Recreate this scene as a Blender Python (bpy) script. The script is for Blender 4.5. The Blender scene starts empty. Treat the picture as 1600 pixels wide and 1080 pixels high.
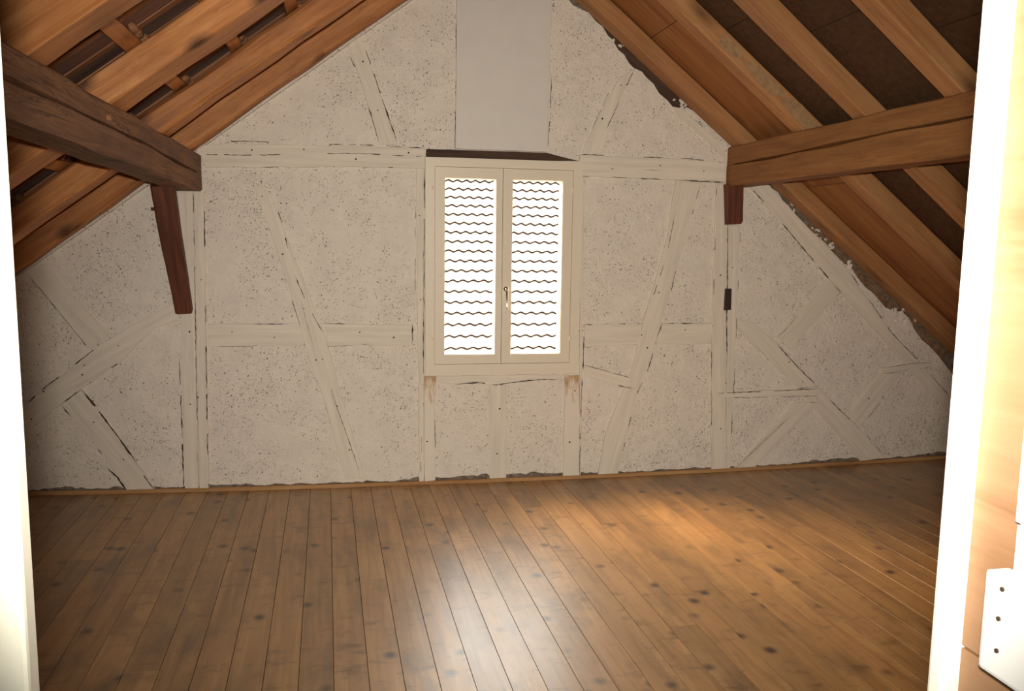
import bpy, bmesh, math, random
from mathutils import Vector, Matrix, noise

random.seed(7)
S = bpy.context.scene
COL = S.collection

# ------------------------------------------------------------------ camera, world, lights, exposure
CAM = Vector((0.0, 0.0, 1.5))
FPX = 1318.0
ROT = Matrix(((0.98198623, 0.01006042, -0.18868449),
              (-0.18842988, 0.12635886, -0.97392383),
              (0.01404387, 0.99193358, 0.12597834)))     # camera axes -> room axes
cam_data = bpy.data.cameras.new('camera')
cam_data.sensor_width = 36.0
cam_data.sensor_fit = 'HORIZONTAL'
cam_data.lens = FPX * 36.0 / 1600.0
cam_data.clip_start = 0.02
cam_data.clip_end = 300
cam = bpy.data.objects.new('camera', cam_data)
COL.objects.link(cam)
cam.matrix_world = Matrix.Translation(CAM) @ ROT.to_4x4()
S.camera = cam

SUN_EL, SUN_AZ = 43.0, -46.0        # veiled sun high on the left (no disc), azimuth measured from +Y
world = bpy.data.worlds.new('hazy sky')
S.world = world
world.use_nodes = True
wn = world.node_tree
bg = wn.nodes['Background']
sky = wn.nodes.new('ShaderNodeTexSky')
sky.sky_type = 'NISHITA'
sky.sun_disc = False
sky.sun_elevation = math.radians(SUN_EL)
sky.sun_rotation = math.radians(SUN_AZ)
sky.air_density = 1.0
sky.dust_density = 5.0
sky.ozone_density = 1.0
tint = wn.nodes.new('ShaderNodeMix')                 # camera white balance
tint.data_type = 'RGBA'
tint.blend_type = 'MULTIPLY'
tint.inputs[0].default_value = 1.0
tint.inputs[7].default_value = (1.0, 0.87, 0.68, 1)
wn.links.new(sky.outputs[0], tint.inputs[6])
wn.links.new(tint.outputs[2], bg.inputs['Color'])
bg.inputs['Strength'].default_value = 4.4

# camera flash just above the lens
fl_d = bpy.data.lights.new('camera_flash', 'SPOT')
fl_d.energy = 520.0
fl_d.color = (1.0, 0.955, 0.85)
fl_d.spot_size = math.radians(84)
fl_d.spot_blend = 1.0
fl_d.shadow_soft_size = 0.022
fl = bpy.data.objects.new('camera_flash', fl_d)
COL.objects.link(fl)
fl.location = (-0.012, -0.015, 1.585)
fl.rotation_euler = (ROT @ Vector((0.03, 0.03, -1))).to_track_quat('-Z', 'Y').to_euler()

# daylight portal in the window opening (sampling aid for the sky)
po_d = bpy.data.lights.new('window_portal', 'AREA')
po_d.shape = 'RECTANGLE'
po_d.size = 0.98
po_d.size_y = 1.32
po_d.cycles.is_portal = True
po = bpy.data.objects.new('window_portal', po_d)
COL.objects.link(po)
po.location = (0.915, 5.27, 1.32)
po.rotation_euler = (math.radians(-90), 0, 0)

vs = S.view_settings
vs.view_transform = 'Standard'
vs.look = 'None'
vs.exposure = 0.0
vs.gamma = 1.0
vs.use_curve_mapping = False

# ------------------------------------------------------------------ helpers
D = 5.018        # inner face of the gable wall


def ray(px, py):
    return ROT @ Vector(((px - 800) / FPX, -(py - 540) / FPX, -1.0))


def on_y(px, py, y=D):
    r = ray(px, py)
    return CAM + r * (y / r.y)


def on_x(px, py, x):
    r = ray(px, py)
    return CAM + r * (x / r.x)


def on_z(px, py, z=0.0):
    r = ray(px, py)
    return CAM + r * ((z - 1.5) / r.z)


def floor_z(x):
    return 0.034 * min(1.6, ((x - 1.1) / 2.9) ** 2)


def tag(o, label=None, cat=None, group=None, kind=None):
    if label: o['label'] = label
    if cat: o['category'] = cat
    if group: o['group'] = group
    if kind: o['kind'] = kind
    return o


def empty(name, loc=(0, 0, 0)):
    o = bpy.data.objects.new(name, None)
    o.empty_display_size = 0.1
    o.location = loc
    COL.objects.link(o)
    o.matrix_world = Matrix.Translation(Vector(loc))
    return o


WM = {}


def link(name, me, mat, parent=None, mw=None):
    """link a mesh whose vertices are in the local frame mw"""
    o = bpy.data.objects.new(name, me)
    COL.objects.link(o)
    if mat is not None and len(me.materials) == 0:
        for m in (mat if isinstance(mat, (list, tuple)) else [mat]):
            me.materials.append(m)
    mw = mw or Matrix.Identity(4)
    WM[o.name] = mw
    if parent is not None:
        o.parent = parent
        pm = WM.get(parent.name, Matrix.Translation(parent.location))
        o.matrix_local = pm.inverted() @ mw
    else:
        o.matrix_world = mw
    return o


def bm_mesh(name, bm):
    bmesh.ops.recalc_face_normals(bm, faces=bm.faces[:])
    me = bpy.data.meshes.new(name)
    bm.to_mesh(me)
    bm.free()
    return me


def add_box(bm, lo, hi, mi=0):
    vs_ = [bm.verts.new((x, y, z)) for x in (lo[0], hi[0]) for y in (lo[1], hi[1]) for z in (lo[2], hi[2])]
    for f in ((0, 1, 3, 2), (4, 6, 7, 5), (0, 4, 5, 1), (2, 3, 7, 6), (0, 2, 6, 4), (1, 5, 7, 3)):
        fc = bm.faces.new([vs_[i] for i in f])
        fc.material_index = mi
    return vs_


def box(name, lo, hi, mat, parent=None, bev=0.0, kind=None):
    """box given in room coordinates; local origin at its centre, local X along its longest side"""
    lo, hi = Vector(lo), Vector(hi)
    c = (lo + hi) / 2
    s = (hi - lo) / 2
    ax = max(range(3), key=lambda i: s[i])
    perm = {0: ((1, 0, 0), (0, 1, 0), (0, 0, 1)), 1: ((0, 1, 0), (-1, 0, 0), (0, 0, 1)),
            2: ((0, 0, 1), (0, 1, 0), (-1, 0, 0))}[ax]
    R = Matrix([Vector(v) for v in perm]).transposed()
    bm = bmesh.new()
    ls = [abs(x) for x in (R.transposed() @ s)]
    add_box(bm, (-ls[0], -ls[1], -ls[2]), (ls[0], ls[1], ls[2]))
    if bev:
        bmesh.ops.bevel(bm, geom=bm.edges[:], offset=bev, segments=2, affect='EDGES', profile=0.6)
    me = bm_mesh(name, bm)
    o = link(name, me, mat, parent, Matrix.Translation(c) @ R.to_4x4())
    if kind: o['kind'] = kind
    return o


def frame_from(xaxis, zhint):
    x = Vector(xaxis).normalized()
    z = Vector(zhint)
    z = (z - x * z.dot(x)).normalized()
    y = z.cross(x)
    return Matrix((x, y, z)).transposed()


def beam(name, p0, p1, zhint, w0, h0, mat, parent=None, w1=None, h1=None, seg=14, jit=0.004, cham=0.008,
         groove=None, anchor='centre', seed=0):
    """hewn timber from p0 to p1. local X = length, Y = width, Z = height.
    groove = (face, position, width, depth, [start, end]) where face is '+y','-y','-z'.
    anchor 'bottom' puts the line p0-p1 on the underside"""
    p0, p1 = Vector(p0), Vector(p1)
    w1 = w0 if w1 is None else w1
    h1 = h0 if h1 is None else h1
    L = (p1 - p0).length
    R = frame_from(p1 - p0, zhint)
    bm = bmesh.new()
    rings = []
    for i in range(seg + 1):
        t = i / seg
        w = (w0 + (w1 - w0) * t) / 2
        h = h0 + (h1 - h0) * t
        zb = 0 if anchor == 'bottom' else -h / 2
        zt = zb + h
        c = cham * (1 + 0.8 * noise.noise(Vector((t * 9 + seed, 3.1, seed))))
        prof = [(-w, zb + c), (-w + c, zb), (w - c, zb), (w, zb + c)]
        side_p = []
        if groove and groove[0] == '+y':
            g = groove[1] + 0.10 * h * noise.noise(Vector((t * 3.1 + seed, 1.7, 0)))
            zc = zb + h * (groove[1] + 0.12 * noise.noise(Vector((t * 2.3 + seed, 1.7, 0))))
            gw = groove[2] * (0.55 + 1.1 * abs(noise.noise(Vector((t * 7.7 + seed, 9.2, 0)))))
            if not (groove[4][0] <= t <= groove[4][1]): gw = 0.0006
            dd = groove[3] if gw > 0.001 else 0.0006
            side_p = [(w, zc - gw), (w - dd, zc), (w, zc + gw)]
        prof += side_p
        prof += [(w, zt - c), (w - c, zt), (-w + c, zt), (-w, zt - c)]
        if groove and groove[0] == '-y':
            zc = zb + h * (groove[1] + 0.12 * noise.noise(Vector((t * 2.3 + seed, 1.7, 0))))
            gw = groove[2] * (0.55 + 1.1 * abs(noise.noise(Vector((t * 7.7 + seed, 9.2, 0)))))
            if not (groove[4][0] <= t <= groove[4][1]): gw = 0.0006
            dd = groove[3] if gw > 0.001 else 0.0006
            prof += [(-w, zc + gw), (-w + dd, zc), (-w, zc - gw)]
        ring = []
        for k, (yy, zz) in enumerate(prof):
            n1 = noise.noise(Vector((t * L * 3 + seed * 1.3, k * 0.35, 5.0))) * jit
            n2 = noise.noise(Vector((t * L * 3 + seed * 2.3, k * 0.35, 11.0))) * jit
            ring.append(bm.verts.new((t * L, yy + n1, zz + n2)))
        rings.append(ring)
    n = len(rings[0])
    for a, b in zip(rings[:-1], rings[1:]):
        for k in range(n):
            bm.faces.new((a[k], a[(k + 1) % n], b[(k + 1) % n], b[k]))
    bm.faces.new(rings[0])
    bm.faces.new(rings[-1][::-1])
    me = bm_mesh(name, bm)
    return link(name, me, mat, parent, Matrix.Translation(p0) @ R.to_4x4())


def tri_prism(name, pts, y_front, y_back, mat, parent=None, bev=0.0, jit=0.0, step=0.0, holes=(), along=None,
              seed=0.0):
    """solid plate standing on the gable wall. pts = (x, z) outline; local X along the plate"""
    def dens(poly, jit_):
        if not step: return [Vector(p) for p in poly]
        out = []
        for i, p in enumerate(poly):
            p = Vector(p); q = Vector(poly[(i + 1) % len(poly)])
            m = max(1, int((q - p).length / step))
            nrm = Vector((-(q - p).y, (q - p).x)).normalized()
            for k in range(m):
                v = p.lerp(q, k / m)
                a = jit_ * (noise.noise(Vector((v.x * 9 + seed, v.y * 9, 1.0))) +
                            0.7 * noise.noise(Vector((v.x * 31 + seed, v.y * 31, 4.0))))
                out.append(v + nrm * a * (0.0 if k == 0 and not jit_ else 1.0))
        return out
    outline = dens(pts, jit)
    if along is None:
        best = max(range(len(pts)), key=lambda i: (Vector(pts[(i + 1) % len(pts)]) - Vector(pts[i])).length)
        dv = Vector(pts[(best + 1) % len(pts)]) - Vector(pts[best])
    else:
        dv = Vector(along)
    c = sum(outline, Vector((0, 0))) / len(outline)
    X = Vector((dv.x, 0, dv.y)).normalized()
    R = frame_from(X, (0, -1, 0))
    MW = Matrix.Translation((c.x, y_front, c.y)) @ R.to_4x4()
    inv = MW.inverted()
    bm = bmesh.new()
    edges = []
    for loop in [outline] + [[Vector(p) for p in h] for h in holes]:
        vsx = [bm.verts.new(inv @ Vector((p.x, y_front, p.y))) for p in loop]
        for i in range(len(vsx)):
            edges.append(bm.edges.new((vsx[i], vsx[(i + 1) % len(vsx)])))
    bmesh.ops.triangle_fill(bm, use_beauty=True, edges=edges)
    front = bm.faces[:]
    ret = bmesh.ops.extrude_face_region(bm, geom=front)
    back = [g for g in ret['geom'] if isinstance(g, bmesh.types.BMVert)]
    dvec = inv.to_3x3() @ Vector((0, y_back - y_front, 0))
    bmesh.ops.translate(bm, verts=back, vec=dvec)
    if bev:
        fz = 1e-5
        es = [e for e in bm.edges if all(abs(v.co.z) < fz for v in e.verts) and
              any(abs(f.normal.z) < 0.5 for f in e.link_faces)]
        bm.normal_update()
        es = [e for e in bm.edges if all(abs(v.co.z) < fz for v in e.verts) and
              len({abs(round(f.normal.z)) for f in e.link_faces}) > 1]
        if es:
            bmesh.ops.bevel(bm, geom=es, offset=bev, segments=2, affect='EDGES', profile=0.5)
    me = bm_mesh(name, bm)
    return link(name, me, mat, parent, MW)


def wp(px, py, y=D):
    v = on_y(px, py, y)
    return (v.x, v.z)


def wpoly(pp, y=D):
    return [wp(a, b, y) for a, b in pp]


# ------------------------------------------------------------------ materials
class N:
    def __init__(s, name):
        s.m = bpy.data.materials.new(name)
        s.m.use_nodes = True
        s.t = s.m.node_tree
        s.b = s.t.nodes['Principled BSDF']

    def n(s, typ, **kw):
        nd = s.t.nodes.new(typ)
        for k, v in kw.items():
            if k.startswith('i_'):
                key = k[2:]
                nd.inputs[int(key) if key.isdigit() else key].default_value = v
            else:
                setattr(nd, k, v)
        return nd

    def l(s, a, b):
        s.t.links.new(a, b)

    def math(s, op, a, b=None, c=None, clamp=False):
        nd = s.n('ShaderNodeMath', operation=op)
        nd.use_clamp = clamp
        for i, v in enumerate((a, b, c)):
            if v is None: continue
            if isinstance(v, (int, float)): nd.inputs[i].default_value = v
            else: s.l(v, nd.inputs[i])
        return nd.outputs[0]

    def mix(s, fac, a, b, blend='MIX'):
        nd = s.n('ShaderNodeMix', data_type='RGBA', blend_type=blend)
        for sock, v in ((nd.inputs[0], fac), (nd.inputs[6], a), (nd.inputs[7], b)):
            if isinstance(v, (int, float)): sock.default_value = v
            elif isinstance(v, tuple): sock.default_value = v if len(v) == 4 else (*v, 1)
            else: s.l(v, sock)
        return nd.outputs[2]

    def ramp(s, fac, stops):
        nd = s.n('ShaderNodeValToRGB')
        e = nd.color_ramp.elements
        while len(e) < len(stops): e.new(0.5)
        for i, (p, c) in enumerate(stops):
            e[i].position = p
            e[i].color = (*c, 1) if len(c) == 3 else c
        s.l(fac, nd.inputs[0])
        return nd.outputs[0]

    def coords(s, scale=(1, 1, 1), rnd=True):
        tc = s.n('ShaderNodeTexCoord')
        out = tc.outputs['Object']
        if rnd:
            oi = s.n('ShaderNodeObjectInfo')
            r = s.math('MULTIPLY', oi.outputs['Random'], 37.0)
            cx = s.n('ShaderNodeCombineXYZ')
            s.l(r, cx.inputs[0]); s.l(r, cx.inputs[1]); s.l(r, cx.inputs[2])
            va = s.n('ShaderNodeVectorMath', operation='ADD')
            s.l(out, va.inputs[0]); s.l(cx.outputs[0], va.inputs[1])
            out = va.outputs[0]
            s.rand = oi.outputs['Random']
        vm = s.n('ShaderNodeVectorMath', operation='MULTIPLY')
        vm.inputs[1].default_value = scale
        s.l(out, vm.inputs[0])
        s.base = out
        return vm.outputs[0]

    def scaled(s, scale):
        vm = s.n('ShaderNodeVectorMath', operation='MULTIPLY')
        vm.inputs[1].default_value = scale
        s.l(s.base, vm.inputs[0])
        return vm.outputs[0]


def g(v): return (v, v, v)


def wood(name, light, mid, dark, rough=0.6, knots=0.8, kscale=(3.2, 9, 9), grain=1.0, var=0.25, spec=0.35,
         stain=0.0, grey=None, kcol=None, krad=3.3, bump=0.35, smudge=0.0, cracks=0.0):
    m = N(name)
    c1 = m.coords((1.3, 22, 22))
    n1 = m.n('ShaderNodeTexNoise', i_Scale=1.6 * grain, i_Detail=7.0, i_Roughness=0.62, i_Distortion=0.6)
    m.l(c1, n1.inputs['Vector'])
    c2 = m.scaled((0.8, 5, 5))
    n2 = m.n('ShaderNodeTexNoise', i_Scale=1.5, i_Detail=3.0, i_Distortion=0.9)
    m.l(c2, n2.inputs['Vector'])
    a = m.math('MULTIPLY_ADD', n1.outputs[0], 0.62, m.math('MULTIPLY', n2.outputs[0], 0.45))
    col = m.ramp(a, [(0.36, dark), (0.5, mid), (0.66, light)])
    # knots
    kc = m.scaled(kscale)
    nd = m.n('ShaderNodeTexNoise', i_Scale=0.8, i_Detail=2.0)
    m.l(kc, nd.inputs['Vector'])
    kv = m.mix(0.12, kc, nd.outputs['Color'])
    vo = m.n('ShaderNodeTexVoronoi', i_Scale=1.0)
    vo.inputs['Randomness'].default_value = 1.0
    m.l(kv, vo.inputs['Vector'])
    near = m.math('SUBTRACT', 1.0, m.math('MULTIPLY', vo.outputs['Distance'], krad), clamp=True)
    sep = m.n('ShaderNodeSeparateColor')
    m.l(vo.outputs['Color'], sep.inputs[0])
    pick = m.math('GREATER_THAN', sep.outputs[0], 1.0 - 0.45 * knots)
    kf = m.math('MULTIPLY', m.math('POWER', near, 1.1), pick)
    kf = m.math('MULTIPLY', kf, 1.5 * min(1, knots + 0.2), clamp=True)
    col = m.mix(kf, col, kcol or tuple(x * 0.32 for x in dark))
    if stain:
        c3 = m.scaled((1.1, 2.2, 2.2))
        n3 = m.n('ShaderNodeTexNoise', i_Scale=2.6, i_Detail=5.0, i_Roughness=0.6)
        m.l(c3, n3.inputs['Vector'])
        sf = m.math('MULTIPLY', m.math('SUBTRACT', n3.outputs[0], 0.5), 3.2 * stain, clamp=True)
        col = m.mix(sf, col, grey or tuple(x * 0.5 for x in dark))
    if smudge:
        c4 = m.scaled((17, 6.5, 6.5))
        n4 = m.n('ShaderNodeTexNoise', i_Scale=1.0, i_Detail=6.0, i_Roughness=0.68, i_Distortion=0.4)
        m.l(c4, n4.inputs['Vector'])
        sf = m.math('MULTIPLY', m.math('SUBTRACT', n4.outputs[0], 0.555), 5.0 * smudge, clamp=True)
        col = m.mix(m.math('MULTIPLY', sf, 0.7), col, tuple(x * 0.42 for x in dark))
    if cracks:
        c5 = m.scaled((1.6, 34, 34))
        n5 = m.n('ShaderNodeTexNoise', i_Scale=1.4, i_Detail=4.0, i_Roughness=0.55, i_Distortion=1.3)
        m.l(c5, n5.inputs['Vector'])
        cf = m.math('SUBTRACT', 1.0, m.math('MULTIPLY', m.math('ABSOLUTE', m.math('SUBTRACT', n5.outputs[0], 0.5)), 26.0),
                    clamp=True)
        cf = m.math('MULTIPLY', cf, m.math('MULTIPLY', m.math('SUBTRACT', n2.outputs[0], 0.42), 6.0, clamp=True))
        col = m.mix(m.math('MULTIPLY', cf, cracks), col, tuple(x * 0.3 for x in dark))
    hs = m.n('ShaderNodeHueSaturation')
    m.l(m.math('MULTIPLY_ADD', m.rand, 2 * var, 1 - var), hs.inputs['Value'])
    m.l(col, hs.inputs['Color'])
    m.l(hs.outputs[0], m.b.inputs['Base Color'])
    rr = m.math('MULTIPLY_ADD', n2.outputs[0], 0.22, rough - 0.11)
    m.l(rr, m.b.inputs['Roughness'])
    m.b.inputs['Specular IOR Level'].default_value = spec
    bp = m.n('ShaderNodeBump', i_Strength=bump, i_Distance=0.004)
    m.l(m.math('SUBTRACT', n1.outputs[0], kf), bp.inputs['Height'])
    m.l(bp.outputs[0], m.b.inputs['Normal'])
    return m.m


def paint(name, col, rough=0.5, var=0.03, bump=0.15, scale=(3, 30, 30), spec=0.3, dirt=0.0, dcol=(0.25, 0.2, 0.16)):
    m = N(name)
    c = m.coords(scale)
    n1 = m.n('ShaderNodeTexNoise', i_Scale=1.2, i_Detail=5.0, i_Roughness=0.6)
    m.l(c, n1.inputs['Vector'])
    a = tuple(x * (1 - var * 2) for x in col)
    b = tuple(min(1, x * (1 + var)) for x in col)
    cc = m.ramp(n1.outputs[0], [(0.3, a), (0.65, b)])
    if dirt:
        c2 = m.scaled((7, 16, 16))
        n2 = m.n('ShaderNodeTexNoise', i_Scale=1.3, i_Detail=4.0, i_Roughness=0.7)
        m.l(c2, n2.inputs['Vector'])
        f = m.math('MULTIPLY', m.math('SUBTRACT', n2.outputs[0], 0.62), 9 * dirt, clamp=True)
        cc = m.mix(f, cc, dcol)
    m.l(cc, m.b.inputs['Base Color'])
    m.b.inputs['Roughness'].default_value = rough
    m.b.inputs['Specular IOR Level'].default_value = spec
    if bump:
        bp = m.n('ShaderNodeBump', i_Strength=bump, i_Distance=0.004)
        m.l(n1.outputs[0], bp.inputs['Height'])
        m.l(bp.outputs[0], m.b.inputs['Normal'])
    return m.m


def plain(name, col, rough=0.5, metal=0.0, spec=0.5):
    m = N(name)
    m.b.inputs['Base Color'].default_value = (*col, 1)
    m.b.inputs['Roughness'].default_value = rough
    m.b.inputs['Metallic'].default_value = metal
    m.b.inputs['Specular IOR Level'].default_value = spec
    return m.m


def plaster(name, col, pits=1.0):
    m = N(name)
    m.coords((1, 1, 1), rnd=False)
    # warp
    nw = m.n('ShaderNodeTexNoise', i_Scale=26.0, i_Detail=3.0)
    m.l(m.base, nw.inputs['Vector'])
    warp = m.mix(0.022, m.base, nw.outputs['Color'])
    cl = m.n('ShaderNodeTexNoise', i_Scale=5.0, i_Detail=4.0, i_Roughness=0.6)
    m.l(m.base, cl.inputs['Vector'])
    cl2 = m.n('ShaderNodeTexNoise', i_Scale=1.3, i_Detail=1.0)
    m.l(m.base, cl2.inputs['Vector'])
    clus = m.math('ADD', m.math('MULTIPLY', cl.outputs[0], 1.0), m.math('MULTIPLY', cl2.outputs[0], 0.45))
    dens = m.math('MULTIPLY', m.math('SUBTRACT', clus, 0.60), 2.4 * pits, clamp=True)
    pit = None
    for sc, thr in ((62.0, 0.27), (95.0, 0.30), (150.0, 0.32)):
        vo = m.n('ShaderNodeTexVoronoi', i_Scale=sc)
        m.l(warp, vo.inputs['Vector'])
        sp = m.n('ShaderNodeSeparateColor')
        m.l(vo.outputs['Color'], sp.inputs[0])
        sel = m.math('LESS_THAN', sp.outputs[0], dens)
        # radius varies per cell
        rad = m.math('MULTIPLY_ADD', sp.outputs[1], thr * 0.9, thr * 0.25)
        inside = m.math('MULTIPLY', m.math('SUBTRACT', rad, vo.outputs['Distance']), 10.0, clamp=True)
        p = m.math('MULTIPLY', inside, sel)
        pit = p if pit is None else m.math('MAXIMUM', pit, p)
    n2 = m.n('ShaderNodeTexNoise', i_Scale=8.0, i_Detail=6.0, i_Roughness=0.65)
    m.l(m.base, n2.inputs['Vector'])
    base = m.ramp(n2.outputs[0], [(0.3, tuple(x * 0.90 for x in col)), (0.62, col)])
    cc = m.mix(m.math('MULTIPLY', pit, 0.8), base, (0.21, 0.155, 0.115))
    m.l(cc, m.b.inputs['Base Color'])
    m.b.inputs['Roughness'].default_value = 0.85
    m.b.inputs['Specular IOR Level'].default_value = 0.15
    n3 = m.n('ShaderNodeTexNoise', i_Scale=42.0, i_Detail=5.0, i_Roughness=0.6)
    m.l(m.base, n3.inputs['Vector'])
    h = m.math('SUBTRACT', m.math('ADD', n3.outputs[0], m.math('MULTIPLY', n2.outputs[0], 1.6)),
               m.math('MULTIPLY', pit, 1.2))
    bp = m.n('ShaderNodeBump', i_Strength=0.6, i_Distance=0.014)
    m.l(h, bp.inputs['Height'])
    m.l(bp.outputs[0], m.b.inputs['Normal'])
    return m.m


M = {}
M['floor'] = wood('floor pine', (0.41, 0.228, 0.092), (0.32, 0.168, 0.062), (0.205, 0.100, 0.036), rough=0.42, knots=1.0,
                  kscale=(8.5, 9.5, 7), grain=0.8, var=0.18, bump=0.12, smudge=1.3, spec=0.6, stain=1.1, grey=(0.12, 0.068, 0.034),
                  kcol=(0.045, 0.018, 0.010), krad=3.6)
fb = M['floor'].node_tree.nodes['Principled BSDF']         # worn wax coat
fb.inputs['Coat Weight'].default_value = 0.6
fb.inputs['Coat Tint'].default_value = (1.0, 0.95, 0.87, 1)
fb.inputs['Specular Tint'].default_value = (1.0, 0.94, 0.84, 1)
fb.inputs['Coat Roughness'].default_value = 0.36
M['rafter'] = wood('orange pine rafter', (0.56, 0.245, 0.085), (0.43, 0.165, 0.050), (0.27, 0.090, 0.026), rough=0.6,
                   knots=1.0, kscale=(5, 8, 8), var=0.10, stain=0.5, krad=2.8, cracks=0.3)
M['rafter_r'] = wood('planed pine rafter', (0.44, 0.215, 0.085), (0.36, 0.160, 0.058), (0.26, 0.105, 0.036), rough=0.65,
                     knots=0.35, kscale=(2.6, 9, 9), var=0.08, stain=0.3, grey=(0.24, 0.15, 0.08))
M['purlin_l'] = wood('old dark purlin', (0.30, 0.145, 0.066), (0.20, 0.088, 0.038), (0.095, 0.04, 0.02), rough=0.7,
                     knots=0.5, kscale=(4, 7, 7), var=0.03, stain=0.6, cracks=0.85, bump=0.6)
M['purlin_r'] = wood('brown purlin', (0.34, 0.150, 0.045), (0.27, 0.110, 0.031), (0.18, 0.067, 0.019), rough=0.65,
                     knots=0.3, kscale=(2, 6, 6), var=0.03, stain=0.25, cracks=0.3)
M['strut'] = wood('red brown strut', (0.16, 0.052, 0.024), (0.11, 0.034, 0.016), (0.06, 0.018, 0.010), rough=0.6,
                  knots=0.1, var=0.03)
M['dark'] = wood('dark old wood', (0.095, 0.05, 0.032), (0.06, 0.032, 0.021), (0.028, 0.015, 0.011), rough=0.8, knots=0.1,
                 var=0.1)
M['tile_under'] = wood('clay tile underside', (0.24, 0.125, 0.085), (0.17, 0.088, 0.062), (0.09, 0.05, 0.040),
                       rough=0.85, knots=0.0, var=0.25)
M['splint'] = wood('shingle strip', (0.34, 0.16, 0.075), (0.26, 0.11, 0.05), (0.14, 0.06, 0.03), rough=0.8, knots=0.0,
                   var=0.2)
M['osb'] = wood('orange panel', (0.36, 0.150, 0.042), (0.28, 0.105, 0.028), (0.20, 0.07, 0.018), rough=0.75, knots=0.15,
                kscale=(4, 6, 6), grain=0.5, var=0.05)
M['soft'] = paint('dark brown fibreboard', (0.085, 0.043, 0.022), rough=0.95, var=0.12, bump=0.2, scale=(30, 30, 30),
                  spec=0.1)
M['strip'] = wood('pale pine strip', (0.52, 0.30, 0.13), (0.44, 0.23, 0.095), (0.3, 0.14, 0.05), rough=0.6, knots=0.1,
                  var=0.05)
M['plaster'] = plaster('whitewashed rough plaster', (0.83, 0.735, 0.635))
M['wash'] = paint('whitewashed timber', (0.765, 0.675, 0.565), rough=0.75, var=0.06, bump=0.6, scale=(1.6, 26, 26),
                  spec=0.15, dirt=0.10, dcol=(0.42, 0.34, 0.26))
M['panelwhite'] = paint('smooth white panel', (0.72, 0.665, 0.60), rough=0.6, var=0.015, bump=0.05, scale=(9, 9, 9))
M['cream'] = paint('cream window paint', (0.79, 0.69, 0.545), rough=0.4, var=0.01, bump=0.04)
M['jamb'] = paint('white gloss door frame', (0.86, 0.83, 0.70), rough=0.35, var=0.015, bump=0.05)
M['masonry'] = paint('grey brown rubble', (0.24, 0.18, 0.135), rough=0.95, var=0.28, bump=1.0, scale=(22, 22, 22),
                     spec=0.1, dirt=0.7, dcol=(0.10, 0.07, 0.05))
M['brick'] = paint('brown brick', (0.25, 0.145, 0.085), rough=0.95, var=0.22, bump=0.8, scale=(30, 30, 30), spec=0.1)
M['mortar'] = paint('grey mortar', (0.45, 0.38, 0.31), rough=0.95, var=0.2, bump=0.9, scale=(40, 40, 40), spec=0.1)
M['gap'] = plain('open joint', (0.07, 0.048, 0.034), rough=0.95, spec=0.05)
M['hallpine'] = wood('pine wall board', (0.35, 0.195, 0.105), (0.31, 0.165, 0.085), (0.235, 0.115, 0.050), rough=0.5,
                     knots=0.25, kscale=(2.5, 7, 7), var=0.03, kcol=(0.2, 0.08, 0.03))
M['hallwhite'] = paint('hall wall paint', (0.7, 0.66, 0.58), rough=0.8, var=0.02, bump=0.1, scale=(10, 10, 10))
M['plastic'] = plain('white plastic', (0.88, 0.87, 0.84), rough=0.3)
M['chrome'] = plain('chrome', (0.75, 0.74, 0.72), rough=0.16, metal=1.0)
M['iron'] = plain('rusty iron', (0.05, 0.028, 0.02), rough=0.7, metal=0.3)
M['tile'] = paint('pale weathered clay tile', (0.62, 0.50, 0.40), rough=0.85, var=0.12, bump=0.3, scale=(14, 14, 14),
                  spec=0.2, dirt=0.25, dcol=(0.55, 0.45, 0.2))
M['tile_lip_shade'] = plain('tile lip shade', (0.035, 0.017, 0.010), rough=0.95, spec=0.05)  # shadow lines under the tile lips are put into this near-black colour
M['ground'] = paint('ground', (0.16, 0.17, 0.11), rough=0.95, var=0.2, bump=0.3, scale=(0.6, 0.6, 0.6))
M['render'] = paint('outer render', (0.6, 0.56, 0.48), rough=0.9, var=0.04, bump=0.2, scale=(6, 6, 6))

# glass: mostly clear with a weak mirror
gm = N('window glass')
gt = gm.n('ShaderNodeBsdfTransparent')
gt.inputs[0].default_value = (0.95, 0.97, 0.96, 1)
gg = gm.n('ShaderNodeBsdfGlossy')
gg.inputs['Roughness'].default_value = 0.02
gx = gm.n('ShaderNodeMixShader')
gx.inputs[0].default_value = 0.06
gm.l(gt.outputs[0], gx.inputs[1])
gm.l(gg.outputs[0], gx.inputs[2])
gm.l(gx.outputs[0], gm.t.nodes['Material Output'].inputs['Surface'])
M['glass'] = gm.m

# stained whitewash for the posts below the window: peeled patch near the upper end
sm = N('stained whitewash')
sm.coords((1, 1, 1), rnd=False)
sx = sm.n('ShaderNodeSeparateXYZ')
tcs = sm.n('ShaderNodeNewGeometry')
sm.l(tcs.outputs['Position'], sx.inputs[0])
ns = sm.n('ShaderNodeTexNoise', i_Scale=1.0, i_Detail=5.0, i_Roughness=0.7)
vv = sm.scaled((8, 42, 42))
sm.l(vv, ns.inputs['Vector'])
hz = sm.math('MULTIPLY_ADD', sx.outputs[2], 2.4, -1.05)       # 0 at z .44, rising to the sill
hz = sm.math('MULTIPLY', hz, 1.0, clamp=True)
sf = sm.math('MULTIPLY', sm.math('SUBTRACT', sm.math('MULTIPLY_ADD', hz, 0.62, ns.outputs[0]), 0.66), 5.0, clamp=True)
scol = sm.mix(sf, (0.785, 0.69, 0.575), (0.50, 0.30, 0.13))
sm.l(scol, sm.b.inputs['Base Color'])
sm.b.inputs['Roughness'].default_value = 0.8
M['stained'] = sm.m

# ------------------------------------------------------------------ structure: planes of the roof
AL, PL_ = 0.74, (-0.75, 2.02)
AR, PR_ = -0.79, (2.312, 2.10)


def zl(x): return PL_[1] + AL * (x - PL_[0])


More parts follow.
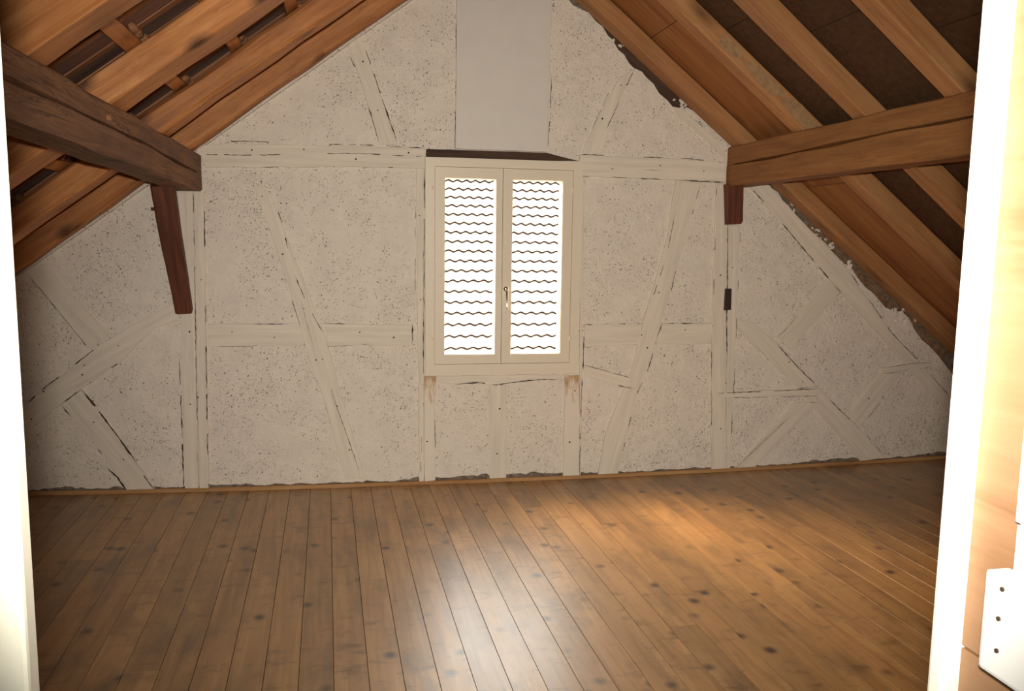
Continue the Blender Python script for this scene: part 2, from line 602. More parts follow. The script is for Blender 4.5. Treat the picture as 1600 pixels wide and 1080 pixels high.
def zr(x): return PR_[1] + AR * (x - PR_[0])


XR = (PR_[1] - AR * PR_[0] - PL_[1] + AL * PL_[0]) / (AL - AR)   # ridge
ZR = zl(XR)
NL = Vector((-AL, 0, 1)).normalized()
NR = Vector((-AR, 0, 1)).normalized()
XWL, XWR = -2.60, 4.32
YF = 0.745                                                        # attic side begins behind the door frame
DECKL, DECKR = 0.115, 0.092                                       # rafter depth to the deck

# floor slab and floor boards ---------------------------------------
floor = box('floor', (-2.75, -1.35, -0.14), (4.45, 5.30, -0.03), M['dark'], kind='structure')
bdir = ray(510, 368); bdir.z = 0; bdir.normalize()
bper = Vector((bdir.y, -bdir.x, 0))
a0 = on_z(522, 1080); a1 = on_z(968, 1080)
bw = abs((a1 - a0).dot(bper)) / 8.0
off0 = a0.dot(bper)
k0 = int((-2.62 - off0) / bw) - 2
rb = random.Random(3)
for k in range(k0, k0 + 66):
    u0, u1 = off0 + k * bw, off0 + (k + 1) * bw
    # length along bdir between door side and gable wall, clipped by the knee walls
    ys, ye = 0.88, D - 0.004

    def at_y(u, y):
        p = bper * u
        t = (y - p.y) / bdir.y
        return p + bdir * t
    xs = [at_y(u, y).x for u in (u0, u1) for y in (ys, ye)]
    if min(xs) > XWR - 0.02 or max(xs) < XWL + 0.02:
        continue
    um = (u0 + u1) / 2
    cuts = [ys, ye]
    if rb.random() < 0.55:
        cuts.insert(1, rb.uniform(1.9, 4.5))
    for q in range(len(cuts) - 1):
        ya, yb = cuts[q] + (0.0008 if q else 0), cuts[q + 1] - 0.0008
        g_ = 0.0008
        corners = [at_y(u0 + g_, ya), at_y(u1 - g_, ya), at_y(u1 - g_, yb), at_y(u0 + g_, yb)]
        corners = [Vector((min(max(c.x, XWL + 0.004), XWR - 0.004), c.y, 0)) for c in corners]
        if (corners[1] - corners[0]).length < 0.02 and (corners[2] - corners[3]).length < 0.02: continue
        mid = sum(corners, Vector()) / 4
        R = frame_from(bdir, (0, 0, 1))
        MW = Matrix.Translation((mid.x, mid.y, 0)) @ R.to_4x4()
        inv = MW.inverted()
        dz = rb.uniform(-0.0004, 0.0004)
        bm = bmesh.new()
        top, bot, cham = [], [], []
        cen = inv @ Vector((mid.x, mid.y, 0))
        for c in corners:
            z = floor_z(c.x) + dz
            l_ = inv @ Vector((c.x, c.y, z))
            inn = Vector((l_.x - math.copysign(0.0006, l_.x), l_.y - math.copysign(0.0006, l_.y), l_.z))
            top.append(bm.verts.new(inn))
            cham.append(bm.verts.new((l_.x, l_.y, l_.z - 0.0012)))
            bot.append(bm.verts.new((l_.x, l_.y, -0.028)))
        bm.faces.new(top)
        bm.faces.new(bot[::-1])
        for i in range(4):
            j = (i + 1) % 4
            bm.faces.new((top[i], cham[i], cham[j], top[j]))
            bm.faces.new((cham[i], bot[i], bot[j], cham[j]))
        link('floor_board', bm_mesh('floor_board', bm), M['floor'], floor, MW)

# gable wall: rubble core with a window hole, plaster skin, timbers --
wTL, wTR, wBL, wBR = wp(665, 246), wp(905, 253), wp(662, 587), wp(903, 584)
WX0, WX1 = 0.440, 1.385
WZ0, WZ1 = 0.677, 1.962
HX0, HX1, HZ0, HZ1 = WX0 + 0.045, WX1 - 0.045, WZ0 + 0.045, WZ1 - 0.045
hole = [(HX0, HZ0), (HX1, HZ0), (HX1, HZ1), (HX0, HZ1)]
core = [(-2.7, -0.03), (4.45, -0.03), (4.45, zr(4.45) + 0.15), (XR, ZR + 0.17), (-2.7, zl(-2.7) + 0.15)]
wall_back = tri_prism('wall_back', core, D + 0.022, D + 0.24, M['masonry'], holes=[hole], along=(1, 0))
wall_back['kind'] = 'structure'


def extend(px, py):
    return (px, py)


right_edge = [(860, -40), (880, -12), (895, 8), (920, 20), (931, 33), (942, 42), (950, 56), (957, 62), (966, 78),
              (975, 85), (983, 99), (990, 106), (1003, 112), (1010, 121), (1021, 131), (1030, 146), (1043, 157),
              (1052, 168), (1063, 172), (1075, 168), (1090, 178), (1105, 191), (1122, 204), (1138, 221), (1141, 234)]
right_low = [(1165, 293), (1189, 285), (1215, 300), (1233, 330), (1250, 342), (1262, 356), (1280, 372),
             (1290, 380), (1300, 393), (1318, 411), (1330, 418), (1340, 434), (1352, 449), (1364, 458), (1375, 471),
             (1383, 480), (1395, 486), (1409, 487), (1420, 497), (1429, 515), (1440, 531), (1452, 541), (1466, 556),
             (1482, 577), (1500, 600)]
pl = [(-2.59, 0.05)]
x = -2.4
while x < 4.25:                                                 # ragged lower edge
    amp = 0.018 + 0.022 * abs(noise.noise(Vector((x * 1.7, 2.0, 0))))
    z = floor_z(x) + 0.022 + amp * abs(noise.noise(Vector((x * 14, 0.3, 0)))) * 1.3 \
        + 0.03 * max(0, noise.noise(Vector((x * 2.2 + 4, 0.7, 0))))
    pl.append((x, z))
    x += 0.028
pl.append((4.30, 0.06))
pl += [(4.30, zr(4.30) - 0.03)]
pl += [wp(a, b) for a, b in right_low[::-1]]
pl += [wp(1160, 240), wp(1150, 232)]
pl += [wp(a, b) for a, b in right_edge[::-1]]
pl += [(1.12, ZR - 0.12), (XR, ZR + 0.02), (XR - 0.2, zl(XR - 0.2) + 0.03), (0.3, zl(0.3) + 0.03), (-0.75, zl(-0.75) + 0.035),
       (-1.8, zl(-1.8) + 0.03), (-2.59, zl(-2.59) + 0.03)]
plaster_o = tri_prism('plaster', pl, D, D + 0.0215, M['plaster'], wall_back, holes=[hole], along=(1, 0))

# whitewashed timbers of the frame, outlines on the wall
TIMBERS = [
    ('tie_beam', [(307, 227), (360, 225), (520, 228), (664, 232), (663, 263), (520, 261), (407, 262), (322, 262), (314, 243), (307, 241)], 17),
    ('tie_beam', [(904, 252), (905, 242), (1005, 246), (1131, 253), (1131, 284), (990, 279), (906, 275)], 17),
    ('post', [(279, 301), (302, 301), (311, 766), (289, 766)], 12),
    ('post', [(303.5, 301), (319, 301), (327, 765), (312.5, 766)], 14),
    ('post', [(650, 263), (664, 263), (662, 588), (662, 752), (655, 753), (652, 500)], 11),
    ('post', [(906, 277), (912, 279), (909, 586), (906, 745), (904, 745), (905, 588)], 12),
    ('rail', [(325, 506), (475, 504), (475, 540), (325, 541)], 8),
    ('rail', [(508, 505), (645, 508), (643, 540), (512, 541)], 8),
    ('brace', [(398, 292), (420, 298), (452, 382), (508, 522), (569, 746), (540, 749), (510, 640), (472, 520), (450, 445)], 12),
    ('brace', [(543, 69), (561, 55), (577, 95), (620, 226), (592, 226), (562, 122)], 11),
    ('brace', [(968, 122), (990, 107), (962, 165), (940, 242), (908, 242), (935, 180)], 10),
    ('gable_edge_strip', [(1050, 167), (1064, 170), (1130, 226), (1133, 250), (1110, 226), (1068, 190)], 12),
    ('gable_edge_strip', [(1168, 291), (1198, 286), (1325, 425), (1390, 519), (1432, 563), (1480, 618), (1484, 648), (1445, 605), (1310, 455), (1210, 337)], 13),
    ('brace', [(1290, 438), (1312, 457), (1270, 505), (1235, 546), (1211, 526), (1250, 485)], 10),
    ('brace', [(1150, 497), (1175, 503), (1215, 538), (1276, 603), (1340, 668), (1384, 716), (1343, 720), (1240, 600), (1150, 514)], 11),
    ('rail', [(1118, 613), (1278, 607), (1279, 617), (1118, 621)], 18),
    ('brace', [(1240, 630), (1280, 625), (1178, 731), (1145, 734)], 9),
    ('rail', [(1374, 575), (1450, 566), (1453, 572), (1376, 584)], 15),
    ('brace', [(1375, 584), (1408, 582), (1375, 625), (1341, 668), (1322, 650)], 9),
    ('post', [(1117, 287), (1132, 287), (1134, 352), (1134, 520), (1132, 736), (1110, 738), (1111, 505), (1115, 400)], 14),
    ('post', [(1136, 353), (1155, 353), (1149, 500), (1142, 645), (1140, 735), (1133.5, 736), (1135.5, 520)], 11),
    ('rail', [(913, 507), (1004, 505), (997, 538), (912, 542)], 9),
    ('rail', [(1032, 505), (1112, 505), (1110, 537), (1024, 538)], 9),
    ('brace', [(1055, 282), (1093, 286), (1077, 345), (1045, 462), (1022, 537), (995, 612), (972, 700), (965, 740), (934, 742), (945, 675), (985, 582), (1005, 500), (1040, 380)], 13),
    ('brace', [(912, 571), (984, 590), (994, 607), (942, 597), (913, 587)], 8),
    ('brace', [(30, 640), (94, 588), (161, 535), (272, 472), (284, 500), (241, 513), (193, 562), (129, 607), (30, 684)], 13),
    ('brace', [(43, 428), (68, 412), (130, 478), (172, 521), (142, 547), (92, 485)], 10),
    ('brace', [(97, 631), (129, 608), (188, 685), (242, 763), (199, 766), (164, 712)], 11),
    ('post', [(764, 604), (792, 602), (791, 749), (765, 751)], 3),
    ('window_rail', [(664, 588), (902, 585), (900, 591), (870, 592), (830, 594), (790, 600), (760, 602), (720, 599), (682, 598)], 9),
]
for i, (nm, poly, mm) in enumerate(TIMBERS):
    tri_prism(nm, wpoly(poly), D - mm * 0.001, D + 0.010, M['wash'], wall_back, bev=0.003, jit=0.006, step=0.05,
              seed=i * 3.7)
for i, poly in enumerate([[(662.5, 588), (681, 588), (678, 640), (680, 700), (680, 750), (663, 752)],
                          [(882, 586), (904, 586), (905, 660), (904, 745), (879, 746), (881, 660)]]):
    tri_prism('post', wpoly(poly), D - 0.013, D + 0.01, M['stained'], wall_back, bev=0.003, jit=0.004, step=0.05,
              along=(0, 1))
lt = tri_prism('lintel', wpoly([(666, 233), (700, 234), (853, 239), (880, 246), (904, 252), (780, 250), (665, 246)]),
               D - 0.012, D + 0.01, M['dark'], wall_back, bev=0.002, jit=0.002, step=0.06)
lt['label'] = 'bare dark wooden lintel above the window'

# open joints and cracks between timbers and plaster
bm = bmesh.new()


def crack(pts, w, broken=0.0, y=D - 0.0185, seed=0.0, off=0.0):
    P = [Vector(wp(a, b)) for a, b in pts]
    w = w * 0.6 / 262.0
    segs = []
    for a, b in zip(P[:-1], P[1:]):
        m = max(1, int((b - a).length / 0.012))
        for k in range(m):
            segs.append(a.lerp(b, k / m))
    segs.append(P[-1])
    prev = None
    for i, p in enumerate(segs):
        q = segs[min(i + 1, len(segs) - 1)] - segs[max(i - 1, 0)]
        n_ = Vector((-q.y, q.x)).normalized()
        r = abs(noise.noise(Vector((p.x * 23 + seed, p.y * 23, 2.2))))
        n2 = noise.noise(Vector((p.x * 11, p.y * 11 + seed, 7.7)))
        on = n2 > (broken * 0.9 - 0.45) if broken else True
        ww = w * (0.35 + 1.5 * r)
        wob = n_ * noise.noise(Vector((p.x * 40, p.y * 40, 3))) * 0.003
        e = min(1.0, i / 3.0, (len(segs) - 1 - i) / 3.0)
        ww *= max(0.15, e)
        if not on:
            prev = None
            continue
        a = bm.verts.new((p.x + n_.x * ww / 2 + wob.x, y, p.y + n_.y * ww / 2 + wob.y))
        b = bm.verts.new((p.x - n_.x * ww / 2 + wob.x, y, p.y - n_.y * ww / 2 + wob.y))
        if prev:
            bm.faces.new((prev[0], prev[1], b, a))
        prev = (a, b)


CR = [
    ([(312, 242), (400, 243), (480, 241), (560, 240), (640, 245), (660, 244)], 2.2, 0.25),
    ([(325, 223), (390, 221), (480, 225), (600, 228), (662, 232)], 2.0, 0.45),
    ([(407, 262), (460, 261), (540, 264), (600, 262), (658, 262)], 1.6, 0.6),
    ([(303, 301), (305, 420), (307, 560), (311, 760)], 1.8, 0.25),
    ([(320, 310), (321, 420), (323, 560), (325, 690), (327, 764)], 2.6, 0.55),
    ([(281, 560), (285, 660), (288, 764)], 2.6, 0.2),
    ([(663, 264), (662, 400), (661, 586)], 2.2, 0.15),
    ([(664, 590), (659, 660), (657, 745)], 1.2, 0.5),
    ([(644, 505), (644, 538)], 3.0, 0.0),
    ([(649, 280), (648, 500)], 1.4, 0.7),
    ([(679, 640), (680, 740)], 2.0, 0.5),
    ([(906, 275), (921, 277)], 3.2, 0.0), ([(935, 276), (990, 279), (1040, 281)], 2.0, 0.5),
    ([(1062, 282), (1100, 284), (1130, 286)], 3.0, 0.0),
    ([(905, 242), (945, 243), (1004, 246), (1072, 248), (1130, 255)], 2.4, 0.3),
    ([(950, 264), (1080, 268)], 1.0, 0.5),
    ([(1118, 290), (1115, 400), (1112, 505), (1110, 540), (1110, 700)], 2.0, 0.65),
    ([(1135, 352), (1135, 450), (1133, 500), (1134, 555)], 3.0, 0.0),
    ([(1155, 355), (1151, 450), (1149, 520), (1143, 640), (1140, 700)], 2.0, 0.55),
    ([(1033, 505), (1026, 525)], 5.0, 0.0),
    ([(1092, 290), (1077, 345), (1060, 400), (1045, 462)], 2.2, 0.45),
    ([(1022, 540), (1010, 580), (995, 612), (982, 660), (972, 705)], 3.0, 0.3),
    ([(1052, 340), (1040, 400), (1020, 460), (1005, 505)], 2.0, 0.55),
    ([(912, 507), (960, 506), (1003, 505)], 2.4, 0.4), ([(1040, 505), (1110, 505)], 2.4, 0.4),
    ([(1025, 539), (1060, 537), (1110, 537)], 2.4, 0.45), ([(912, 543), (950, 541), (995, 538)], 1.6, 0.5),
    ([(911, 505), (910, 580)], 3.0, 0.25), ([(908, 590), (905, 700), (904, 743)], 2.6, 0.35),
    ([(912, 570), (950, 580), (984, 590)], 2.0, 0.2), ([(942, 597), (990, 607)], 2.0, 0.45),
    ([(1170, 292), (1210, 337), (1250, 385), (1290, 432), (1312, 457)], 3.0, 0.4),
    ([(1325, 425), (1360, 475), (1390, 519), (1432, 563)], 2.2, 0.15), ([(1450, 583), (1480, 617)], 2.2, 0.0),
    ([(1311, 457), (1304, 465)], 5.0, 0.0), ([(1250, 485), (1225, 515), (1212, 527)], 1.5, 0.3),
    ([(1212, 537), (1230, 558), (1255, 584), (1276, 603)], 3.4, 0.05),
    ([(1284, 614), (1310, 640), (1340, 668)], 2.6, 0.2), ([(1340, 668), (1362, 690), (1380, 713)], 2.0, 0.45),
    ([(1341, 667), (1360, 645), (1378, 622)], 2.4, 0.3), ([(1120, 614), (1200, 611), (1277, 607)], 2.2, 0.1),
    ([(1120, 621), (1200, 620), (1277, 618)], 1.4, 0.3), ([(1240, 607), (1278, 603)], 1.6, 0.0),
    ([(1247, 629), (1279, 628)], 1.4, 0.2), ([(1232, 650), (1190, 690), (1146, 732)], 1.8, 0.1),
    ([(1376, 575), (1420, 568), (1451, 566)], 1.4, 0.1), ([(1376, 584), (1452, 573)], 1.2, 0.2),
    ([(43, 631), (70, 606), (94, 588), (130, 560), (165, 533)], 3.6, 0.15),
    ([(129, 607), (150, 592), (193, 562)], 2.4, 0.4), ([(97, 631), (129, 607)], 3.0, 0.0),
    ([(129, 608), (150, 634), (188, 685), (215, 722)], 4.5, 0.15), ([(97, 632), (112, 650)], 3.6, 0.0),
    ([(112, 650), (164, 712)], 2.4, 0.5), ([(167, 728), (185, 745), (199, 766)], 6.0, 0.1),
    ([(215, 722), (226, 742), (242, 764)], 3.5, 0.3),
    ([(44, 427), (92, 485), (142, 547)], 1.5, 0.2), ([(95, 452), (130, 490)], 1.2, 0.4),
    ([(543, 80), (562, 122)], 2.0, 0.4), ([(563, 60), (577, 95), (595, 150), (620, 222)], 2.8, 0.35),
    ([(575, 165), (592, 222)], 2.4, 0.35), ([(990, 108), (968, 155), (945, 205)], 2.6, 0.25),
    ([(955, 135), (920, 210)], 1.4, 0.5), ([(712, 0), (712, 100), (710, 235)], 2.2, 0.3),
    ([(861, 120), (858, 180), (855, 232)], 2.4, 0.3),
    ([(425, 300), (440, 345), (450, 388)], 2.6, 0.3), ([(461, 430), (480, 475), (505, 520)], 2.4, 0.5),
    ([(445, 435), (470, 510)], 2.0, 0.5), ([(470, 470), (490, 540)], 1.0, 0.0),
    ([(507, 575), (526, 635), (546, 690), (562, 738)], 1.6, 0.1),
    ([(395, 506), (450, 506)], 2.0, 0.3), ([(505, 505), (545, 506), (610, 509)], 2.0, 0.35),
    ([(340, 541), (450, 539)], 1.0, 0.3), ([(515, 541), (580, 537)], 1.2, 0.2),
    ([(710, 600), (745, 597), (775, 601), (800, 597), (835, 593), (870, 592)], 2.8, 0.25),
    ([(881, 584), (881, 592), (876, 592)], 1.6, 0.0),
    ([(1082, 186), (1110, 210), (1128, 228)], 1.5, 0.4),
]
for i, (pts, w, br) in enumerate(CR):
    crack(pts, w, br, seed=i * 1.9)
jo = link('joint_gap', bm_mesh('joint_gap', bm), M['gap'], wall_back)
jo['kind'] = 'stuff'

# peg holes and nail heads in the timbers
bm = bmesh.new()
for (a, b) in [(409, 284), (410, 307), (442, 397), (475, 482), (527, 634), (494, 562), (504, 561), (546, 702),
               (315, 437), (310, 620), (363, 518), (429, 527), (562, 519), (615, 527), (655, 337), (657, 468),
               (667, 689), (780, 638), (776, 708), (897, 610), (889, 690), (905, 422), (903, 517), (1030, 259),
               (955, 264), (1098, 268), (1001, 523), (1010, 543), (1069, 515), (1028, 457), (1124, 430), (1132, 598),
               (1124, 669), (1143, 418), (186, 540), (133, 570), (130, 585), (148, 659), (194, 717), (70, 611),
               (51, 654), (298, 631), (297, 518), (567, 97), (590, 173), (394, 235), (475, 234), (556, 249),
               (638, 239), (969, 134), (940, 186), (1252, 596), (1231, 565), (1355, 622), (1377, 620), (1092, 191)]:
    p = on_y(a, b)
    r = random.uniform(0.0035, 0.006)
    m_ = Matrix.Translation((p.x, D - 0.019, p.z)) @ Matrix.Rotation(math.radians(90), 4, 'X')
    bmesh.ops.create_cone(bm, cap_ends=True, segments=6, radius1=r, radius2=r * 0.8, depth=0.003, matrix=m_)
no = link('nail', bm_mesh('nail', bm), M['gap'], wall_back)
no['kind'] = 'stuff'

# bare brown bricks and a dark strip painted in as the shaded gap below the right slope
sl = Vector((1, AR)).normalized()
for i in range(9):
    s0 = on_y(1262, 345, D)
    t = i * 0.155
    px_ = s0.x + t * sl.x
    pz_ = zr(px_) - 0.055
    pts = []
    for (du, dv) in ((0, -0.05), (0.140, -0.05), (0.140, 0.05), (0, 0.05)):
        pts.append((px_ + sl.x * du - sl.y * dv * 1.0, pz_ + sl.y * du + sl.x * dv))
    br = tri_prism('brick', pts, D + 0.010 + 0.004 * random.random(), D + 0.03, M['brick'], wall_back, bev=0.003, jit=0.005,
                   step=0.04, seed=i)
gap_shade = tri_prism('gable_edge_strip', wpoly([(930, 20), (948, 40), (1000, 95), (1075, 158), (1122, 200), (1100, 196), (1058, 176),
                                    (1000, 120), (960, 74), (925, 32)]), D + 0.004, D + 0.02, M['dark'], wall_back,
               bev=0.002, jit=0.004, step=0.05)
gap_shade['label'] = 'dark strip painted in for the shaded gap between plaster and rafter'
# loose mortar crumbs at the ragged edge
bm = bmesh.new()
rm = random.Random(5)
for (a, b, n_) in [(1062, 165, 9), (1075, 168, 6), (1268, 360, 8), (1290, 378, 8), (1322, 412, 8), (1406, 492, 14),
                   (1424, 505, 6), (1112, 193, 6), (1135, 224, 6), (1240, 322, 6), (945, 44, 5), (965, 66, 5)]:
    for k in range(n_):
        p = on_y(a + rm.uniform(-12, 12), b + rm.uniform(-9, 9))
        m_ = Matrix.Translation((p.x, D - 0.002, p.z)) @ Matrix.Rotation(rm.random() * 3, 4, 'Y') @ \
            Matrix.Diagonal((rm.uniform(.008, .022), .009, rm.uniform(.006, .016), 1))
        bmesh.ops.create_icosphere(bm, subdivisions=1, radius=1.0, matrix=m_)
mc = link('mortar', bm_mesh('mortar', bm), M['plaster'], wall_back)
mc['kind'] = 'stuff'

# skirting strip following the sagging floor
bm = bmesh.new()
prev = None
xx = XWL + 0.005
while xx <= XWR:
    z0 = floor_z(xx) + 0.0005
    ring = [bm.verts.new((xx, y, z)) for y, z in ((D - 0.020, z0), (D - 0.020, z0 + 0.015), (D - 0.014, z0 + 0.021),
                                                  (D + 0.001, z0 + 0.021), (D + 0.001, z0))]
    if prev:
        for i in range(5):
            bm.faces.new((prev[i], prev[(i + 1) % 5], ring[(i + 1) % 5], ring[i]))
    else:
        bm.faces.new(ring)
    prev = ring
    xx += 0.12
bm.faces.new(prev[::-1])
bb = link('baseboard_back', bm_mesh('baseboard_back', bm), M['strip'])
bb['kind'] = 'structure'

# knee walls, front wall with doorway --------------------------------
box('wall_left', (XWL - 0.1, YF, -0.03), (XWL, D + 0.1, zl(XWL) + 0.12), M['plaster'], kind='structure')
box('wall_right', (XWR, YF, -0.03), (XWR + 0.1, D + 0.1, zr(XWR) + 0.12), M['plaster'], kind='structure')
fr = [(XWL - 0.1, -0.03), (-0.34, -0.03), (-0.34, 2.12), (0.71, 2.12), (0.71, -0.03), (XWR + 0.1, -0.03),
      (XWR + 0.1, zr(XWR + .1) + 0.15), (XR, ZR + 0.17), (XWL - 0.1, zl(XWL - .1) + 0.15)]
wf = tri_prism('wall_front', fr, YF + 0.001, YF + 0.125, M['hallwhite'], along=(1, 0))
wf['kind'] = 'structure'

# roof slopes ---------------------------------------------------------
bm = bmesh.new()
y0, y1 = YF - 0.02, D + 0.30


def slab(bm, pa, pb, nrm, o0, o1):
    """pa, pb = (x, z) on the underside plane"""
    A = Vector((pa[0], 0, pa[1])); B = Vector((pb[0], 0, pb[1]))
    q = []
    for y in (y0, y1):
        for P in (A, B):
            for o_ in (o0, o1):
                v = P + nrm * o_
                q.append(bm.verts.new((v.x, y, v.z)))
    for f in ((0, 1, 3, 2), (4, 6, 7, 5), (0, 4, 5, 1), (2, 3, 7, 6), (0, 2, 6, 4), (1, 5, 7, 3)):
        bm.faces.new([q[i] for i in f])


slab(bm, (-2.85, zl(-2.85)), (XR + 0.1, zl(XR + 0.1)), NL, DECKL + 0.075, DECKL + 0.12)
slab(bm, (XR - 0.1, zr(XR - 0.1)), (4.6, zr(4.6)), NR, DECKR + 0.03, DECKR + 0.075)
ceiling = link('ceiling', bm_mesh('ceiling', bm), M['dark'])
ceiling['kind'] = 'structure'

# left slope: battens across the rafters, tile undersides and wooden strips above them
SLEN_L = math.hypot(1, AL)
uL = Vector((1, 0, AL)).normalized()


def pl_at(s, y, o):
    """s = distance up the left slope from x=-2.6"""
    return Vector((-2.6, y, zl(-2.6))) + uL * s + NL * o


batten_s = []
s = 0.18
while s < 4.3:
    batten_s.append(s)
    s += 0.315
for i, s in enumerate(batten_s):
    beam('batten', pl_at(s, YF + 0.13, DECKL), pl_at(s, D - 0.15, DECKL), NL, 0.062, 0.034, M['rafter'], ceiling,
         seg=8, jit=0.003, cham=0.003, anchor='bottom', seed=i)
tile_w = 0.172
tmesh = None
smesh = None
bmr = bmesh.new()
bms = bmesh.new()
for i, s in enumerate(batten_s[:-1]):
    y = YF + 0.16
    while y < D - 0.05:
        vis = y > 2.55 and 0.85 < s < 3.55
        w = min(tile_w - 0.006, D - 0.01 - y)
        c = pl_at(s + 0.157 + 0.01 * random.random(), y + w / 2, DECKL + 0.046 + 0.006 * random.random())
        R = frame_from(uL, NL)
        MW = Matrix.Translation(c) @ R.to_4x4() @ Matrix.Rotation(random.uniform(-.012, .012), 4, 'Z')
        c2 = pl_at(s + 0.157, y + w + 0.002 + random.uniform(-.01, .01), DECKL + 0.0365)
        MW2 = Matrix.Translation(c2) @ R.to_4x4() @ Matrix.Rotation(random.uniform(-.02, .02), 4, 'Z')
        if vis:
            if tmesh is None:
                b_ = bmesh.new(); add_box(b_, (-.165, -(tile_w - .006) / 2, -.007), (.165, (tile_w - .006) / 2, .009))
                tmesh = bm_mesh('roof_tile', b_); tmesh.materials.append(M['tile_under'])
                b_ = bmesh.new(); add_box(b_, (-.15, -.021, -.002), (.15, .021, .003))
                smesh = bm_mesh('wood_strip', b_); smesh.materials.append(M['splint'])
            link('roof_tile', tmesh, None, ceiling, MW)
            if y + w < D - 0.06: link('wood_strip', smesh, None, ceiling, MW2)
        else:
            n0 = len(bmr.verts)
            v_ = add_box(bmr, (-.165, -w / 2, -.007), (.165, w / 2, .009))
            bmesh.ops.transform(bmr, matrix=MW, verts=v_)
            v_ = add_box(bms, (-.15, -.021, -.002), (.15, .021, .003))
            bmesh.ops.transform(bms, matrix=MW2, verts=v_)
        y += tile_w
o = link('roof_tiles_row', bm_mesh('roof_tile', bmr), M['tile_under'], ceiling); o.name = 'tile_field'; o['kind'] = 'stuff'
o = link('strip_field', bm_mesh('wood_strip', bms), M['splint'], ceiling); o['kind'] = 'stuff'
# lumps of lime mortar pressed through beside the battens
bm = bmesh.new()
rl = random.Random(12)
for s in batten_s:
    y = 2.6
    while y < 4.95:
        if rl.random() < 0.8:
            p = pl_at(s + 0.04 + rl.uniform(-.01, .012), y, DECKL + 0.03)
            m_ = Matrix.Translation(p) @ frame_from(uL, NL).to_4x4() @ Matrix.Diagonal(
                (rl.uniform(.014, .03), rl.uniform(.018, .042), rl.uniform(.010, .024), 1))
            bmesh.ops.create_icosphere(bm, subdivisions=2, radius=1.0, matrix=m_)
        y += rl.uniform(0.04, 0.10)
for v in bm.verts:
    v.co += Vector(noise.noise_vector(v.co * 40)) * 0.004
o = link('mortar', bm_mesh('mortar', bm), M['splint'], ceiling); o['kind'] = 'stuff'

# right slope: boards between the rafters
uR = Vector((1, 0, AR)).normalized()


def pr_at(s, y, o):
    """s = distance down the right slope from the ridge"""
    return Vector((XR, y, ZR)) + uR * s + NR * o


RAFT_R = [(4.862, 4.995), (4.140, 4.250), (3.598, 3.708), (2.960, 3.075), (2.32, 2.43)]
RAFT_L = [(4.875, 5.000, .150), (4.168, 4.328, .105), (3.330, 3.535, .112), (2.490, 2.660, .150)]
bays = [(4.19, 5.005, 'osb'), (3.65, 4.185, 'soft'), (3.02, 3.645, 'soft'), (2.38, 3.015, 'soft'), (0.88, 2.375, 'soft')]
for bi, (ya, yb, mt) in enumerate(bays):
    s = 0.08
    cuts = [s, 1.02, 2.36, 3.26, 4.4] if mt == 'osb' else [s, 1.0 + 0.2 * bi, 2.9 + .1 * bi, 4.4]
    for a, b in zip(cuts[:-1], cuts[1:]):
        c = pr_at((a + b) / 2, (ya + yb) / 2, DECKR + 0.012 + 0.004 * random.random())
        R = frame_from(uR, NR)
        b_ = bmesh.new()
        add_box(b_, (-(b - a) / 2 + .002, -(yb - ya) / 2 + 0.001, -0.008), ((b - a) / 2 - .002, (yb - ya) / 2 - 0.001, 0.008))
        link('panel', bm_mesh('panel', b_), M[mt], ceiling, Matrix.Translation(c) @ R.to_4x4())

# ------------------------------------------------------------------ rafters and purlins (things)
lab_l = ['leftmost-slope rafter flush against the whitewashed gable wall, orange-brown pine',
         'second rafter from the gable wall on the left roof slope, waney lower edge',
         'broad knotty orange rafter in the middle of the left slope, third from gable wall',
         'rafter in the top left corner of the room, nearest the door on left slope']
for i, (ya, yb, h) in enumerate(RAFT_L):
    ym = (ya + yb) / 2
    pa = Vector((-2.58, ym, zl(-2.58))); pb = Vector((XR - 0.03, ym, zl(XR - 0.03)))
    r = beam('rafter', pa, pb, NL, yb - ya, h, M['rafter'], seg=26, jit=0.010, cham=0.010, anchor='bottom', seed=i * 5.3)
    tag(r, lab_l[i].replace('leftmost-slope rafter', 'left slope rafter'), 'rafter', 'rafters of the left roof slope')
lab_r = ['right slope rafter running close along the gable wall plaster',
         'second rafter from the gable wall on the right slope, with pale grey limewash marks',
         'third rafter from the gable wall on the right roof slope, between dark boards',
         'right slope rafter nearest the door, ending beside the bright door frame at top right']
for i, (ya, yb) in enumerate(RAFT_R[:4]):
    ym = (ya + yb) / 2
    pa = Vector((XR + 0.03, ym, zr(XR + 0.03))); pb = Vector((XWR - 0.01, ym, zr(XWR - 0.01)))
    r = beam('rafter', pa, pb, NR, yb - ya, DECKR, M['rafter_r'], seg=22, jit=0.003, cham=0.004, anchor='bottom',
             seed=40 + i * 5.3)
    tag(r, lab_r[i], 'rafter', 'rafters of the right roof slope')
    if i == 1:
        # limewash patches on the side facing the door
        lm = paint('limewash on wood', (0.37, 0.215, 0.105), rough=0.9, var=0.14, bump=0.3, scale=(30, 30, 30))
        for (a, b, w_, h_) in [(1138, 80, .08, .034), (1190, 128, .13, .034), (1250, 180, .15, .038)]:
            p = on_y(a, b, ya)
            bm = bmesh.new()
            ring = []
            for k in range(18):
                an = k / 18 * 2 * math.pi
                rr = 1 + 0.45 * noise.noise(Vector((math.cos(an) * 1.7 + a, math.sin(an) * 1.7, b)))
                q = uR * (w_ * rr * math.cos(an)) + NR * (h_ * rr * math.sin(an))
                ring.append(bm.verts.new(q))
            c_ = bm.verts.new((0, 0, 0))
            for k in range(18):
                bm.faces.new((c_, ring[k], ring[(k + 1) % 18]))
            oo = (p - Vector((XR, 0, ZR))).dot(NR)
            p -= NR * (oo - DECKR * 0.5)
            link('limewash_patch', bm_mesh('limewash_patch', bm), lm, r, Matrix.Translation((p.x, ya - 0.0045, p.z)))
